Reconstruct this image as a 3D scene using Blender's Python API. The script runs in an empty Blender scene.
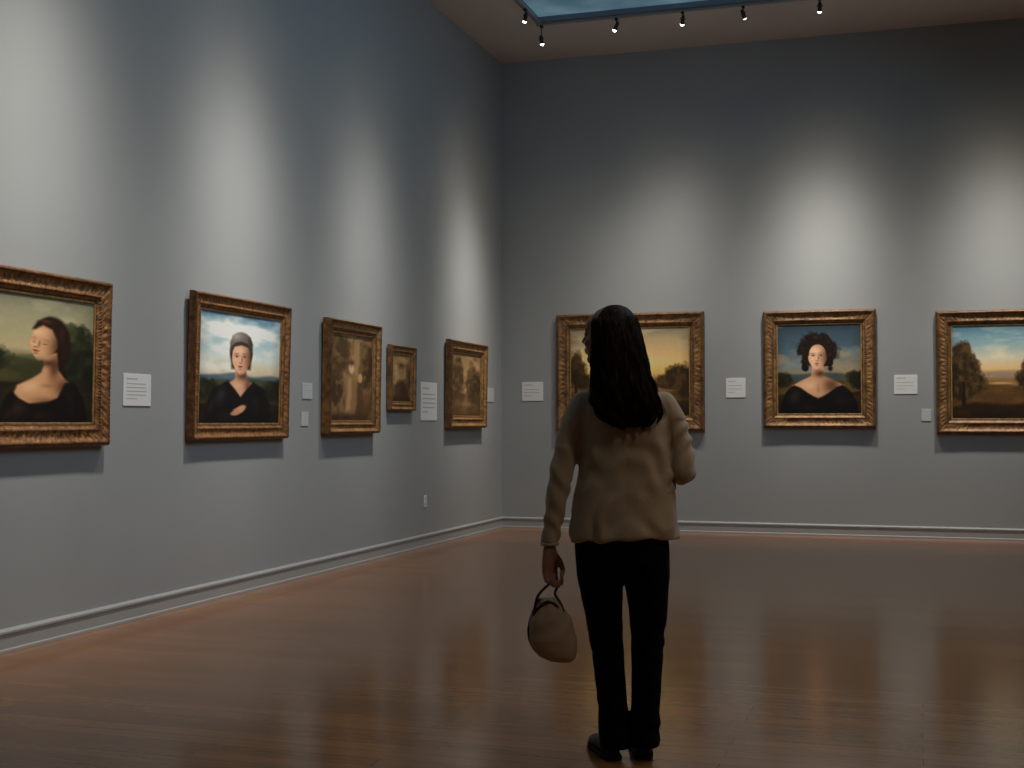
import bpy, bmesh, math, random
import numpy as np
from mathutils import Vector, Matrix, noise as mnoise
random.seed(7)
C = bpy.context.scene.collection
SC = bpy.context.scene
SC.view_settings.view_transform = 'Standard'
SC.view_settings.look = 'None'
SC.view_settings.exposure = 0.0
PI = math.pi

# ------------------------------------------------------------------ camera
F = 1286.0; CH = 1.238; YAW = math.radians(17.6); PITCH = math.atan(38/F)
cd = bpy.data.cameras.new('camera'); cam = bpy.data.objects.new('camera', cd); C.objects.link(cam)
cd.sensor_width = 36; cd.lens = 36*F/1024
cam.location = (0, 0, CH); cam.rotation_euler = (PI/2+PITCH, 0, YAW)
SC.camera = cam
MR = cam.rotation_euler.to_matrix()
CO = Vector((0, 0, CH))
def ray(px, py): return MR @ Vector(((px-512)/F, -(py-384)/F, -1))
def on_x(px, py, x):
    d = ray(px, py); return CO + d*((x-CO.x)/d.x)
def on_y(px, py, y):
    d = ray(px, py); return CO + d*((y-CO.y)/d.y)
XL, YB, ZC = -4.71, 14.45, 5.5
XR, YR = 7.0, -4.0

# ------------------------------------------------------------------ materials
def mat(name, col, rough=.6, metal=0, noise=None, col2=None, bump=0, bscale=200, spec=.5, sheen=0):
    m = bpy.data.materials.new(name); m.use_nodes = True
    nt = m.node_tree; b = nt.nodes['Principled BSDF']
    b.inputs['Base Color'].default_value = col; b.inputs['Roughness'].default_value = rough
    b.inputs['Metallic'].default_value = metal; b.inputs['Specular IOR Level'].default_value = spec
    b.inputs['Sheen Weight'].default_value = sheen
    tc = nt.nodes.new('ShaderNodeTexCoord')
    if noise:
        n = nt.nodes.new('ShaderNodeTexNoise'); n.inputs['Scale'].default_value = noise; n.inputs['Detail'].default_value = 6
        r = nt.nodes.new('ShaderNodeValToRGB'); r.color_ramp.elements[0].position = .35; r.color_ramp.elements[1].position = .68
        r.color_ramp.elements[0].color = col; r.color_ramp.elements[1].color = col2 or col
        nt.links.new(tc.outputs['Object'], n.inputs['Vector']); nt.links.new(n.outputs['Fac'], r.inputs['Fac'])
        nt.links.new(r.outputs['Color'], b.inputs['Base Color'])
    if bump:
        n = nt.nodes.new('ShaderNodeTexNoise'); n.inputs['Scale'].default_value = bscale; n.inputs['Detail'].default_value = 4
        bp = nt.nodes.new('ShaderNodeBump'); bp.inputs['Strength'].default_value = bump; bp.inputs['Distance'].default_value = .004
        nt.links.new(tc.outputs['Object'], n.inputs['Vector']); nt.links.new(n.outputs['Fac'], bp.inputs['Height'])
        nt.links.new(bp.outputs['Normal'], b.inputs['Normal'])
    return m
def emis(name, col, s):
    m = bpy.data.materials.new(name); m.use_nodes = True
    b = m.node_tree.nodes['Principled BSDF']
    b.inputs['Base Color'].default_value = (0.02, .02, .02, 1)
    b.inputs['Emission Color'].default_value = col; b.inputs['Emission Strength'].default_value = s
    return m
M = {}
M['wall'] = mat('wall_paint', (.330, .345, .345, 1), .75, noise=1.1, col2=(.350, .365, .365, 1), bump=.08, bscale=320, spec=.3)
M['ceil'] = mat('ceiling_paint', (.68, .64, .60, 1), .85, bump=.05, bscale=200, spec=.2)
M['base'] = mat('baseboard_paint', (.37, .38, .375, 1), .5, bump=.03, spec=.3)
M['card'] = mat('label_card', (.78, .79, .78, 1), .7)
M['cardgrey'] = mat('label_card_grey', (.54, .56, .56, 1), .7)
M['ink'] = mat('label_ink', (.42, .42, .42, 1), .8)
M['black'] = mat('black_metal', (.012, .012, .013, 1), .4, metal=.3)
M['track'] = mat('track_metal', (.40, .42, .45, 1), .4, metal=.5)
M['bar'] = mat('glazing_bar_metal', (.16, .20, .24, 1), .5, metal=.4)
M['lens'] = emis('lamp_lens', (1, .93, .82, 1), 14)
M['lensoff'] = emis('lamp_lens_dim', (1, .93, .82, 1), 1.5)
M['canvasback'] = mat('canvas_back', (.15, .11, .07, 1), .8)

def gold(name, dark, light, scale=22):
    m = bpy.data.materials.new(name); m.use_nodes = True
    nt = m.node_tree; b = nt.nodes['Principled BSDF']
    tc = nt.nodes.new('ShaderNodeTexCoord'); n = nt.nodes.new('ShaderNodeTexNoise')
    n.inputs['Scale'].default_value = scale; n.inputs['Detail'].default_value = 8; n.inputs['Roughness'].default_value = .7
    r = nt.nodes.new('ShaderNodeValToRGB'); e = r.color_ramp.elements
    e[0].position = .36; e[0].color = dark; e[1].position = .64; e[1].color = light
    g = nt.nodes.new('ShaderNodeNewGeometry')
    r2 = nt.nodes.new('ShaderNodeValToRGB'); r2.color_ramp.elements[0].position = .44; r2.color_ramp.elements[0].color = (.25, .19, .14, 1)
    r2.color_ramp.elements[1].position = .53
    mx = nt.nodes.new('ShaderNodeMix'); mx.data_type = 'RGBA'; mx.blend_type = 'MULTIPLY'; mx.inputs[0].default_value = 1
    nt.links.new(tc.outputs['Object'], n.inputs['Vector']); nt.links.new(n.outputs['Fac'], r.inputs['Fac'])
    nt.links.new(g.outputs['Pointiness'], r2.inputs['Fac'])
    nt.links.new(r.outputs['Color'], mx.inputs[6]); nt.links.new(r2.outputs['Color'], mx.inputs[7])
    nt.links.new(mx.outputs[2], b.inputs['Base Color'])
    b.inputs['Metallic'].default_value = .2; b.inputs['Roughness'].default_value = .5
    bp = nt.nodes.new('ShaderNodeBump'); bp.inputs['Strength'].default_value = .5; bp.inputs['Distance'].default_value = .004
    n2 = nt.nodes.new('ShaderNodeTexNoise'); n2.inputs['Scale'].default_value = 70
    nt.links.new(tc.outputs['Object'], n2.inputs['Vector']); nt.links.new(n2.outputs['Fac'], bp.inputs['Height'])
    nt.links.new(bp.outputs['Normal'], b.inputs['Normal'])
    return m
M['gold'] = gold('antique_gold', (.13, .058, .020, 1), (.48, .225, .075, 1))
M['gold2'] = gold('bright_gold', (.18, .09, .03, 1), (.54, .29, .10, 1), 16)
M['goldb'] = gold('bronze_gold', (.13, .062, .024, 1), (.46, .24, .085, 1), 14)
M['slip'] = mat('gold_slip', (.52, .31, .11, 1), .4, metal=.4, noise=30, col2=(.28, .155, .055, 1))

pm = bpy.data.materials.new('oil_paint'); pm.use_nodes = True
nt = pm.node_tree; b = nt.nodes['Principled BSDF']
at = nt.nodes.new('ShaderNodeAttribute'); at.attribute_name = 'paint'
nt.links.new(at.outputs['Color'], b.inputs['Base Color']); b.inputs['Roughness'].default_value = .5; b.inputs['Specular IOR Level'].default_value = .25
tc = nt.nodes.new('ShaderNodeTexCoord'); n = nt.nodes.new('ShaderNodeTexNoise'); n.inputs['Scale'].default_value = 120
bp = nt.nodes.new('ShaderNodeBump'); bp.inputs['Strength'].default_value = .12; bp.inputs['Distance'].default_value = .003
nt.links.new(tc.outputs['Object'], n.inputs['Vector']); nt.links.new(n.outputs['Fac'], bp.inputs['Height']); nt.links.new(bp.outputs['Normal'], b.inputs['Normal'])
M['paint'] = pm

# floor
fm = bpy.data.materials.new('wood_floor'); fm.use_nodes = True
nt = fm.node_tree; b = nt.nodes['Principled BSDF']
tc = nt.nodes.new('ShaderNodeTexCoord')
br = nt.nodes.new('ShaderNodeTexBrick'); br.inputs['Scale'].default_value = 1
br.inputs['Brick Width'].default_value = 1.9; br.inputs['Row Height'].default_value = .1; br.inputs['Mortar Size'].default_value = .0018
br.inputs['Color1'].default_value = (.330, .145, .055, 1); br.inputs['Color2'].default_value = (.255, .108, .041, 1); br.inputs['Mortar'].default_value = (.08, .034, .014, 1)
br.offset = .37
mp = nt.nodes.new('ShaderNodeMapping'); mp.inputs['Scale'].default_value = (.8, 14, 1)
gn = nt.nodes.new('ShaderNodeTexNoise'); gn.inputs['Scale'].default_value = 3; gn.inputs['Detail'].default_value = 5
gr = nt.nodes.new('ShaderNodeValToRGB'); gr.color_ramp.elements[0].position = .3; gr.color_ramp.elements[0].color = (.84, .84, .84, 1); gr.color_ramp.elements[1].position = .7; gr.color_ramp.elements[1].color = (1.08, 1.06, 1.04, 1)
mx = nt.nodes.new('ShaderNodeMix'); mx.data_type = 'RGBA'; mx.blend_type = 'MULTIPLY'; mx.inputs[0].default_value = 1
L = nt.links.new
L(tc.outputs['Object'], br.inputs['Vector']); L(tc.outputs['Object'], mp.inputs['Vector']); L(mp.outputs['Vector'], gn.inputs['Vector'])
L(gn.outputs['Fac'], gr.inputs['Fac']); L(br.outputs['Color'], mx.inputs[6]); L(gr.outputs['Color'], mx.inputs[7]); L(mx.outputs[2], b.inputs['Base Color'])
mr = nt.nodes.new('ShaderNodeMapRange'); mr.inputs['To Min'].default_value = .15; mr.inputs['To Max'].default_value = .19
L(gn.outputs['Fac'], mr.inputs['Value']); L(mr.outputs['Result'], b.inputs['Roughness'])
b.inputs['Specular IOR Level'].default_value = .72; b.inputs['Specular Tint'].default_value = (1, .72, .50, 1)
bp = nt.nodes.new('ShaderNodeBump'); bp.inputs['Strength'].default_value = .02; bp.inputs['Distance'].default_value = .002
L(gn.outputs['Fac'], bp.inputs['Height']); L(bp.outputs['Normal'], b.inputs['Normal'])
M['floor'] = fm

# ------------------------------------------------------------------ mesh helpers
class MB:
    def __init__(s): s.v = []; s.f = []
    def add(s, vs, fs):
        o = len(s.v); s.v += [tuple(v) for v in vs]; s.f += [tuple(i+o for i in f) for f in fs]
    def box(s, a, b):
        x0, y0, z0 = a; x1, y1, z1 = b
        s.add([(x0,y0,z0),(x1,y0,z0),(x1,y1,z0),(x0,y1,z0),(x0,y0,z1),(x1,y0,z1),(x1,y1,z1),(x0,y1,z1)],
              [(0,3,2,1),(4,5,6,7),(0,1,5,4),(1,2,6,5),(2,3,7,6),(3,0,4,7)])
    def rings(s, rs):
        n = len(rs[0]); vs = []; fs = []
        for r in rs: vs += [tuple(p) for p in r]
        for i in range(len(rs)-1):
            for j in range(n):
                k = (j+1) % n; fs.append((i*n+j, i*n+k, (i+1)*n+k, (i+1)*n+j))
        fs.append(tuple(reversed(range(n)))); fs.append(tuple(range((len(rs)-1)*n, len(rs)*n)))
        s.add(vs, fs)
    def capsule(s, p0, p1, r0, r1, n=14, hs=4):
        p0 = Vector(p0); p1 = Vector(p1); d = (p1-p0)
        if d.length < 1e-6: d = Vector((0,0,1e-4))
        d = d.normalized(); u = d.orthogonal().normalized(); w = d.cross(u)
        rs = []
        for i in range(1, hs+1):
            a = PI/2*i/hs; rs.append((p0-d*r0*math.cos(a), r0*math.sin(a)))
        for i in range(0, hs):
            a = PI/2*i/hs; rs.append((p1+d*r1*math.sin(a), r1*math.cos(a)))
        s.rings([[c+(u*math.cos(2*PI*k/n)+w*math.sin(2*PI*k/n))*r for k in range(n)] for c, r in rs])
    def chain(s, pts):
        for a, b_ in zip(pts[:-1], pts[1:]): s.capsule(a[:3], b_[:3], a[3], b_[3])
    def ell(s, c, r, mtx=None, n=24, m=14):
        c = Vector(c); rs = []
        for i in range(1, m):
            t = PI*i/m; ring = []
            for k in range(n):
                p = Vector((r[0]*math.sin(t)*math.cos(2*PI*k/n), r[1]*math.sin(t)*math.sin(2*PI*k/n), -r[2]*math.cos(t)))
                if mtx: p = mtx @ p
                ring.append(c+p)
            rs.append(ring)
        s.rings(rs)
    def loft(s, rs, n=40, e=2.0):
        out = []
        for cx, cy, z, rx, ry in rs:
            ring = []
            for k in range(n):
                a = 2*PI*k/n; ca, sa = math.cos(a), math.sin(a)
                ring.append((cx+rx*math.copysign(abs(ca)**(2/e), ca), cy+ry*math.copysign(abs(sa)**(2/e), sa), z))
            out.append(ring)
        s.rings(out)
    def tube(s, pts, r, n=8):
        rs = []
        P = [Vector(p) for p in pts]
        up = None
        for i, p in enumerate(P):
            d = (P[min(i+1, len(P)-1)]-P[max(i-1, 0)]).normalized()
            if up is None: up = d.orthogonal().normalized()
            up = (up - d*up.dot(d)).normalized(); w = d.cross(up)
            rr = r[i] if isinstance(r, (list, tuple)) else r
            rs.append([p+(up*math.cos(2*PI*k/n)+w*math.sin(2*PI*k/n))*rr for k in range(n)])
        s.rings(rs)
    def cyl(s, p0, p1, r0, r1=None, n=24):
        s.tube([p0, p1], [r0, r1 if r1 is not None else r0], n)
    def mesh(s, name, smooth=True):
        me = bpy.data.meshes.new(name); me.from_pydata(s.v, [], s.f); me.update()
        if smooth: me.polygons.foreach_set('use_smooth', [True]*len(me.polygons))
        return me
    def build(s, name, m, parent=None, smooth=True, bevel=0, kind=None):
        o = bpy.data.objects.new(name, s.mesh(name, smooth)); C.objects.link(o)
        o.data.materials.append(m)
        if parent: o.parent = parent
        if bevel:
            bv = o.modifiers.new('bevel', 'BEVEL'); bv.width = bevel; bv.segments = 2; bv.limit_method = 'ANGLE'
        if kind: o['kind'] = kind
        return o
def bake(mb, voxel, smooth_it=4, fac=.5):
    o = bpy.data.objects.new('tmp', mb.mesh('tmp')); C.objects.link(o)
    r = o.modifiers.new('r', 'REMESH'); r.mode = 'VOXEL'; r.voxel_size = voxel; r.use_smooth_shade = True
    if smooth_it:
        sm = o.modifiers.new('s', 'SMOOTH'); sm.iterations = smooth_it; sm.factor = fac
    dg = bpy.context.evaluated_depsgraph_get(); dg.update()
    me = bpy.data.meshes.new_from_object(o.evaluated_get(dg))
    bpy.data.objects.remove(o)
    me.polygons.foreach_set('use_smooth', [True]*len(me.polygons))
    return me
def put(name, me, m, parent=None):
    me.name = name; o = bpy.data.objects.new(name, me); C.objects.link(o)
    me.materials.clear(); me.materials.append(m)
    if parent: o.parent = parent
    return o
def displace(me, fn, zfn=None):
    n = len(me.vertices); co = np.empty(n*3); no = np.empty(n*3)
    me.vertices.foreach_get('co', co); me.vertices.foreach_get('normal', no)
    co = co.reshape(-1, 3); no = no.reshape(-1, 3)
    for i in range(n):
        c0 = co[i].copy(); co[i] += no[i]*fn(c0)
        if zfn: co[i][2] += zfn(c0)
    me.vertices.foreach_set('co', co.ravel()); me.update()
def thing(name, label, cat, loc=(0,0,0), rot=(0,0,0), group=None):
    o = bpy.data.objects.new(name, None); C.objects.link(o); o.empty_display_size = .1
    o.location = loc; o.rotation_euler = rot; o['label'] = label; o['category'] = cat
    if group: o['group'] = group
    return o
def tag(o, label, cat, group=None):
    o['label'] = label; o['category'] = cat
    if group: o['group'] = group
    return o

# ------------------------------------------------------------------ room
T = .2
def sbox(name, a, b, m): q = MB(); q.box(a, b); return q.build(name, m, smooth=False, kind='structure')
sbox('floor', (XL-T, YR-T, -.1), (XR+T, YB+T, 0), M['floor'])
sbox('wall_left', (XL-T, YR, 0), (XL, YB, ZC+.01), M['wall'])
sbox('wall_back', (XL-T, YB, 0), (XR+T, YB+T, ZC+.01), M['wall'])
sbox('wall_right', (XR, YR, 0), (XR+T, YB, ZC+.01), M['wall'])
sbox('wall_rear', (XL-T, YR-T, 0), (XR+T, YR, ZC+.01), M['wall'])
SX0, SX1, SY0, SY1 = -3.87, 4.5, 2.0, 13.05
q = MB(); Z1 = ZC+.3
q.box((XL-T, YR-T, ZC), (SX0, YB+T, Z1)); q.box((SX1, YR-T, ZC), (XR+T, YB+T, Z1))
q.box((SX0, SY1, ZC), (SX1, YB+T, Z1)); q.box((SX0, YR-T, ZC), (SX1, SY0, Z1))
q.build('ceiling', M['ceil'], smooth=False, kind='structure')
sk = emis('dusk_glass', (.11, .24, .33, 1), .42)
nt = sk.node_tree; bb_ = nt.nodes['Principled BSDF']
tc = nt.nodes.new('ShaderNodeTexCoord'); n = nt.nodes.new('ShaderNodeTexNoise'); n.inputs['Scale'].default_value = 1.6; n.inputs['Detail'].default_value = 3
r = nt.nodes.new('ShaderNodeValToRGB'); r.color_ramp.elements[0].position = .38; r.color_ramp.elements[0].color = (.11, .22, .29, 1); r.color_ramp.elements[1].position = .62; r.color_ramp.elements[1].color = (.22, .39, .48, 1)
nt.links.new(tc.outputs['Object'], n.inputs['Vector']); nt.links.new(n.outputs['Fac'], r.inputs['Fac']); nt.links.new(r.outputs['Color'], bb_.inputs['Emission Color'])
w = bpy.data.objects.new('window_1', None); C.objects.link(w); w['kind'] = 'structure'
q = MB(); q.box((SX0, SY0, ZC+.045), (SX1, SY1, ZC+.07)); q.build('pane', sk, w, smooth=False)
q = MB()
XT = -3.05
for x in [XT+i*1.5 for i in range(6)]: q.box((x-.02, SY0, ZC+.0), (x+.02, 11.7, ZC+.045))
for y in [SY1-.9-1.6*i for i in range(0, 7)]: q.box((SX0, y-.012, ZC+.03), (SX1, y+.012, ZC+.045))
q.build('glazing_bars', M['bar'], w, smooth=False)
q = MB()
for a, b_ in (((SX0, SY0, ZC-.008), (SX0+.04, SY1, ZC+.045)), ((SX1-.04, SY0, ZC-.008), (SX1, SY1, ZC+.045)), ((SX0, SY1-.04, ZC-.008), (SX1, SY1, ZC+.045)), ((SX0, SY0, ZC-.008), (SX1, SY0+.04, ZC+.045))):
    q.box(a, b_)
q.build('window_frame', M['bar'], w, smooth=False)
def baseboard(name, p0, p1, out):
    prof = [(0, 0), (.022, 0), (.022, .012), (.016, .02), (.016, .095), (.024, .1), (.024, .112), (.014, .122), (0, .125)]
    rs = []
    for p in (p0, p1): rs.append([(p[0]+out[0]*d, p[1]+out[1]*d, z) for d, z in prof])
    q = MB(); q.rings(rs); return q.build(name, M['base'], smooth=False, kind='structure')
baseboard('baseboard_left', (XL, YR), (XL, YB), (1, 0))
baseboard('baseboard_back', (XL, YB), (XR, YB), (0, -1))
baseboard('baseboard_right', (XR, YR), (XR, YB), (-1, 0))

# ------------------------------------------------------------------ painting tools
class Paint:
    def __init__(s, aspect, seed=1, NY=220):
        s.A = aspect; s.NY = NY; s.NX = max(20, int(NY*aspect))
        s.X, s.Y = np.meshgrid(np.linspace(0, aspect, s.NX), np.linspace(0, 1, s.NY))
        s.c = np.zeros((s.NY, s.NX, 3)); s.seed = seed
    def n1(s, X, Y, seed):
        g = np.random.RandomState(seed).rand(64, 64)
        xi = np.floor(X).astype(int); yi = np.floor(Y).astype(int); fx = X-xi; fy = Y-yi
        fx = fx*fx*(3-2*fx); fy = fy*fy*(3-2*fy)
        a = g[yi % 64, xi % 64]; b = g[yi % 64, (xi+1) % 64]; c = g[(yi+1) % 64, xi % 64]; d = g[(yi+1) % 64, (xi+1) % 64]
        return (a*(1-fx)+b*fx)*(1-fy)+(c*(1-fx)+d*fx)*fy
    def fbm(s, sx, sy=None, seed=0, o=4):
        sy = sy or sx; r = 0; a = .5; t = 0
        for i in range(o):
            r = r+a*s.n1(s.X*sx*2**i+i*7, s.Y*sy*2**i+i*3, seed+i); t += a; a *= .55
        return r/t
    def mix(s, al, col):
        al = np.clip(al, 0, 1)[..., None]; s.c = s.c*(1-al)+np.array(col, float)*al
    def grad(s, stops):
        ys = [a for a, _ in stops]
        for k in range(3): s.c[..., k] = np.interp(s.Y, ys, [c[k] for _, c in stops])
    def ell(s, cx, cy, rx, ry, col, soft=.15, rot=0, al=1):
        dx = s.X-cx; dy = s.Y-cy; c, n = math.cos(rot), math.sin(rot)
        d = np.sqrt(((dx*c+dy*n)/rx)**2+((-dx*n+dy*c)/ry)**2)
        s.mix(al*np.clip((1-d)/soft+.5, 0, 1), col)
    def blob(s, cx, cy, rx, ry, col, al=1, rot=0):
        dx = s.X-cx; dy = s.Y-cy; c, n = math.cos(rot), math.sin(rot)
        d2 = ((dx*c+dy*n)/rx)**2+((-dx*n+dy*c)/ry)**2
        s.mix(al*np.exp(-d2*1.6), col)
    def polymask(s, pts, soft=.01, wob=0):
        X, Y = s.X, s.Y
        if wob:
            X = X+wob*(s.fbm(14, seed=5)-.5); Y = Y+wob*(s.fbm(14, seed=9)-.5)
        ins = np.zeros_like(X, bool); dist = np.full_like(X, 9.)
        for (x0, y0), (x1, y1) in zip(pts, pts[1:]+pts[:1]):
            if y0 != y1: ins ^= ((y0 > Y) != (y1 > Y)) & (X < (x1-x0)*(Y-y0)/(y1-y0)+x0)
            ex, ey = x1-x0, y1-y0; t = np.clip(((X-x0)*ex+(Y-y0)*ey)/(ex*ex+ey*ey+1e-12), 0, 1)
            dist = np.minimum(dist, np.hypot(X-x0-t*ex, Y-y0-t*ey))
        return np.clip(np.where(ins, dist, -dist)/soft+.5, 0, 1)
    def poly(s, pts, col, soft=.01, al=1, wob=0):
        s.mix(al*s.polymask(pts, soft, wob), col)
    def shape(s, pts, col, blobs, soft=.02):
        """a filled form whose soft modelling stays inside its own outline"""
        c0 = s.c.copy(); m = s.polymask(pts, soft)[..., None]
        s.c[:] = np.array(col, float)
        for b in blobs: s.blob(*b)
        s.c = c0*(1-m)+s.c*m
    def hill(s, y0, amp, sc, seed, col, col2=None, soft=.025):
        h = y0+amp*(s.n1(s.X*sc+seed, s.Y*0+seed, seed)[0]-.5)*2
        a = np.clip((s.Y-h[None, :])/soft+.5, 0, 1); s.mix(a, col)
        if col2 is not None: s.mix(.7*a*np.clip(s.fbm(6, 16, seed+3, 3)*2.2-.8, 0, 1), col2)
    def clouds(s, y0, y1, col, seed, sx=3, sy=8, th=.5, al=.8):
        m = np.clip((s.fbm(sx, sy, seed)-th)*5, 0, 1)*np.clip((s.Y-y0)/.08+.5, 0, 1)*np.clip((y1-s.Y)/.12+.5, 0, 1); s.mix(m*al, col)
    def foliage(s, cx, cy, rx, ry, dark, light, seed, ls=-1, la=.8):
        d = np.sqrt(((s.X-cx)/rx)**2+((s.Y-cy)/ry)**2)+(s.fbm(9, seed=seed)-.5)*.8+(s.fbm(34, seed=seed+5, o=2)-.5)*.3
        a = np.clip((1-d)/.40+.5, 0, 1); s.mix(a, dark)
        hl = np.clip((s.fbm(16, seed=seed+11, o=3)-.5)*3+.25+ls*(s.X-cx)/rx*.5-(s.Y-cy)/ry*.4, 0, 1); s.mix(a*hl*la, light)
    def finish(s, bright=1.0):
        s.c = s.c+(s.fbm(40, seed=77, o=2)-.5)[..., None]*7
        e = np.minimum(np.minimum(s.X, s.A-s.X), np.minimum(s.Y, 1-s.Y)); s.c *= (.82+.18*np.clip(e/.12, 0, 1))[..., None]
        c = np.clip(s.c, 0, 255)/255; c = np.where(c <= .04045, c/12.92, ((c+.055)/1.055)**2.4)*bright
        return np.clip(c, 0, .95)

def head(P, cx, cy, s, turn=0, skin=(214, 168, 128), shade=(96, 56, 36), side=1, tilt=0, down=0):
    ct, st = math.cos(tilt), math.sin(tilt)
    def q(x, y): return (cx+s*(x*ct-y*st), cy+s*(x*st+y*ct))
    hi = tuple(min(255, k+24) for k in skin)
    mid = tuple((a*.5+b_*.5) for a, b_ in zip(skin, shade))
    pts = []
    for k in range(32):
        a = 2*PI*k/32; y = -math.cos(a); wd = .69 if y < .1 else .69-.31*((y-.1)/.9)**1.6
        x = math.sin(a)*wd + turn*.10*max(0, y)
        pts.append(q(x, y))
    c0 = P.c.copy(); mask = P.polymask(pts, .08*s)[..., None]
    P.c[:] = np.array(skin, float)
    bx, by = q(side*.78+turn*.03, .0); P.blob(bx, by, .62*s, 1.5*s, shade, .95, tilt)
    bx, by = q(-side*.85, .1); P.blob(bx, by, .26*s, 1.2*s, mid, .5, tilt)
    bx, by = q(0, 1.05); P.blob(bx, by, .8*s, .26*s, shade, .6, tilt)
    bx, by = q(0, -1.0); P.blob(bx, by, .9*s, .30*s, mid, .7, tilt)
    o = turn*.24; dn = down*.14
    bx, by = q(-side*.14+o, -.45); P.blob(bx, by, .34*s, .20*s, hi, .7)
    bx, by = q(-side*.34+o*.9, .22); P.blob(bx, by, .20*s, .2*s, hi, .65)
    bx, by = q(o*1.2-side*.05, .82); P.blob(bx, by, .14*s, .09*s, hi, .4)
    for e in (-1, 1):
        far = (e == np.sign(turn)) and abs(turn) > .3
        ex = o+e*(.29 if not far else .22); wx = .14 if not far else .09
        a, b_ = q(ex, -.17+dn); P.blob(a, b_, (wx+.08)*s, .11*s, mid, .8 if down < .5 else .4, tilt)
        a, b_ = q(ex+e*.02, -.28+dn); P.ell(a, b_, (wx+.02)*s, .020*s, (78, 48, 33), 1.4, tilt+e*.16, .7 if down < .5 else .35)
        a, b_ = q(ex, -.10+dn)
        if down < .5:
            P.ell(a, b_, wx*s*.85, .038*s, (176, 150, 126), 1.0, tilt, .45)
            P.ell(a, b_, .054*s, .048*s, (36, 22, 16), 1.0, al=.9)
            a, b_ = q(ex, -.135+dn); P.ell(a, b_, wx*s, .018*s, (52, 32, 23), 1, tilt, .85)
        else:
            a, b_ = q(ex, -.03+dn); P.ell(a, b_, wx*s, .022*s, (66, 40, 29), 1.2, tilt-.12*e, .75)
        a, b_ = q(o+e*.36, .28); P.blob(a, b_, .17*s, .14*s, (206, 116, 88), .28)
    a, b_ = q(o*1.3+side*.10, .06+dn*.6); P.blob(a, b_, .08*s, .22*s, shade, .5, tilt)
    a, b_ = q(o*1.35-side*.015, .06+dn*.6); P.blob(a, b_, .05*s, .20*s, hi, .6, tilt)
    a, b_ = q(o*1.45, .27+dn*.5); P.blob(a, b_, .12*s, .045*s, shade, .7)
    a, b_ = q(o*1.3, .455+dn*.3); P.ell(a, b_, .15*s, .036*s, (146, 66, 54), 1.1, tilt, .9); a, b_ = q(o*1.3, .53+dn*.3); P.ell(a, b_, .115*s, .038*s, (176, 90, 74), 1.1, tilt, .85)
    a, b_ = q(o*1.3, .49+dn*.3); P.ell(a, b_, .15*s, .012*s, (84, 38, 29), 1, tilt, .8)
    a, b_ = q(o*1.25, .64+dn*.2); P.blob(a, b_, .14*s, .05*s, shade, .5)
    P.c = c0*(1-mask)+P.c*mask

def p_lady_left():
    P = Paint(.80, 3)
    P.grad([(0, (132, 130, 106)), (.25, (166, 158, 122)), (.42, (188, 170, 126)), (.5, (110, 100, 66)), (.7, (56, 48, 30)), (1, (26, 20, 13))])
    P.clouds(0, .42, (196, 186, 150), 12, 2.5, 6, .52, .6)
    P.hill(.46, .02, 4, 8, (92, 98, 72), (110, 110, 76)); P.hill(.52, .03, 5, 15, (56, 56, 32), (84, 76, 40)); P.hill(.66, .04, 5, 21, (34, 30, 18), (54, 42, 22))
    P.foliage(.04, .52, .14, .10, (34, 38, 22), (70, 74, 38), 31)
    P.foliage(.68, .36, .15, .14, (36, 40, 24), (76, 80, 44), 41); P.foliage(.74, .53, .18, .18, (24, 27, 16), (54, 56, 28), 45); P.foliage(.60, .54, .10, .10, (26, 28, 16), (56, 56, 28), 48)
    P.ell(.485, .325, .125, .160, (40, 22, 13), .2)
    P.shape([(.48, .2), (.60, .27), (.625, .42), (.585, .50), (.59, .62), (.56, .66), (.52, .5)], (36, 20, 12), [(.57, .36, .02, .12, (72, 44, 27), .6, 0)], .03)
    P.shape([(.420, .46), (.52, .44), (.53, .57), (.58, .64), (.62, .68), (.60, .80), (.32, .84), (.22, .78), (.25, .70), (.35, .645), (.410, .60), (.430, .54)], (212, 158, 112),
            [(.505, .555, .05, .12, (84, 48, 30), .9, .1), (.46, .525, .08, .035, (84, 48, 30), .9, 0), (.58, .71, .09, .10, (88, 50, 32), .9, 0), (.33, .71, .09, .05, (242, 194, 146), .8, -.3), (.46, .70, .06, .02, (146, 94, 62), .5, 0), (.46, .82, .14, .04, (120, 74, 48), .7, 0)], .018)
    P.shape([(.12, 1.02), (.14, .90), (.18, .78), (.22, .75), (.26, .80), (.34, .845), (.44, .84), (.53, .79), (.585, .67), (.65, .67), (.72, .78), (.77, 1.02)], (18, 13, 11),
            [(.26, .88, .06, .09, (62, 42, 30), .7, .3), (.42, .93, .1, .04, (50, 32, 22), .6, 0), (.62, .78, .05, .1, (34, 22, 18), .6, 0), (.18, .93, .04, .06, (50, 34, 24), .6, 0)], .018)
    head(P, .432, .365, .148, -1.1, (222, 170, 124), (84, 48, 30), 1, .16, 1.0)
    P.shape([(.345, .27), (.38, .205), (.46, .17), (.545, .20), (.60, .29), (.595, .43), (.55, .49), (.53, .42), (.52, .34), (.485, .265), (.42, .235), (.365, .27)], (36, 20, 12),
            [(.44, .205, .06, .02, (104, 64, 38), .6, .1), (.555, .29, .02, .08, (74, 45, 28), .5, 0)], .022)
    return P.finish(1.2)
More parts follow.
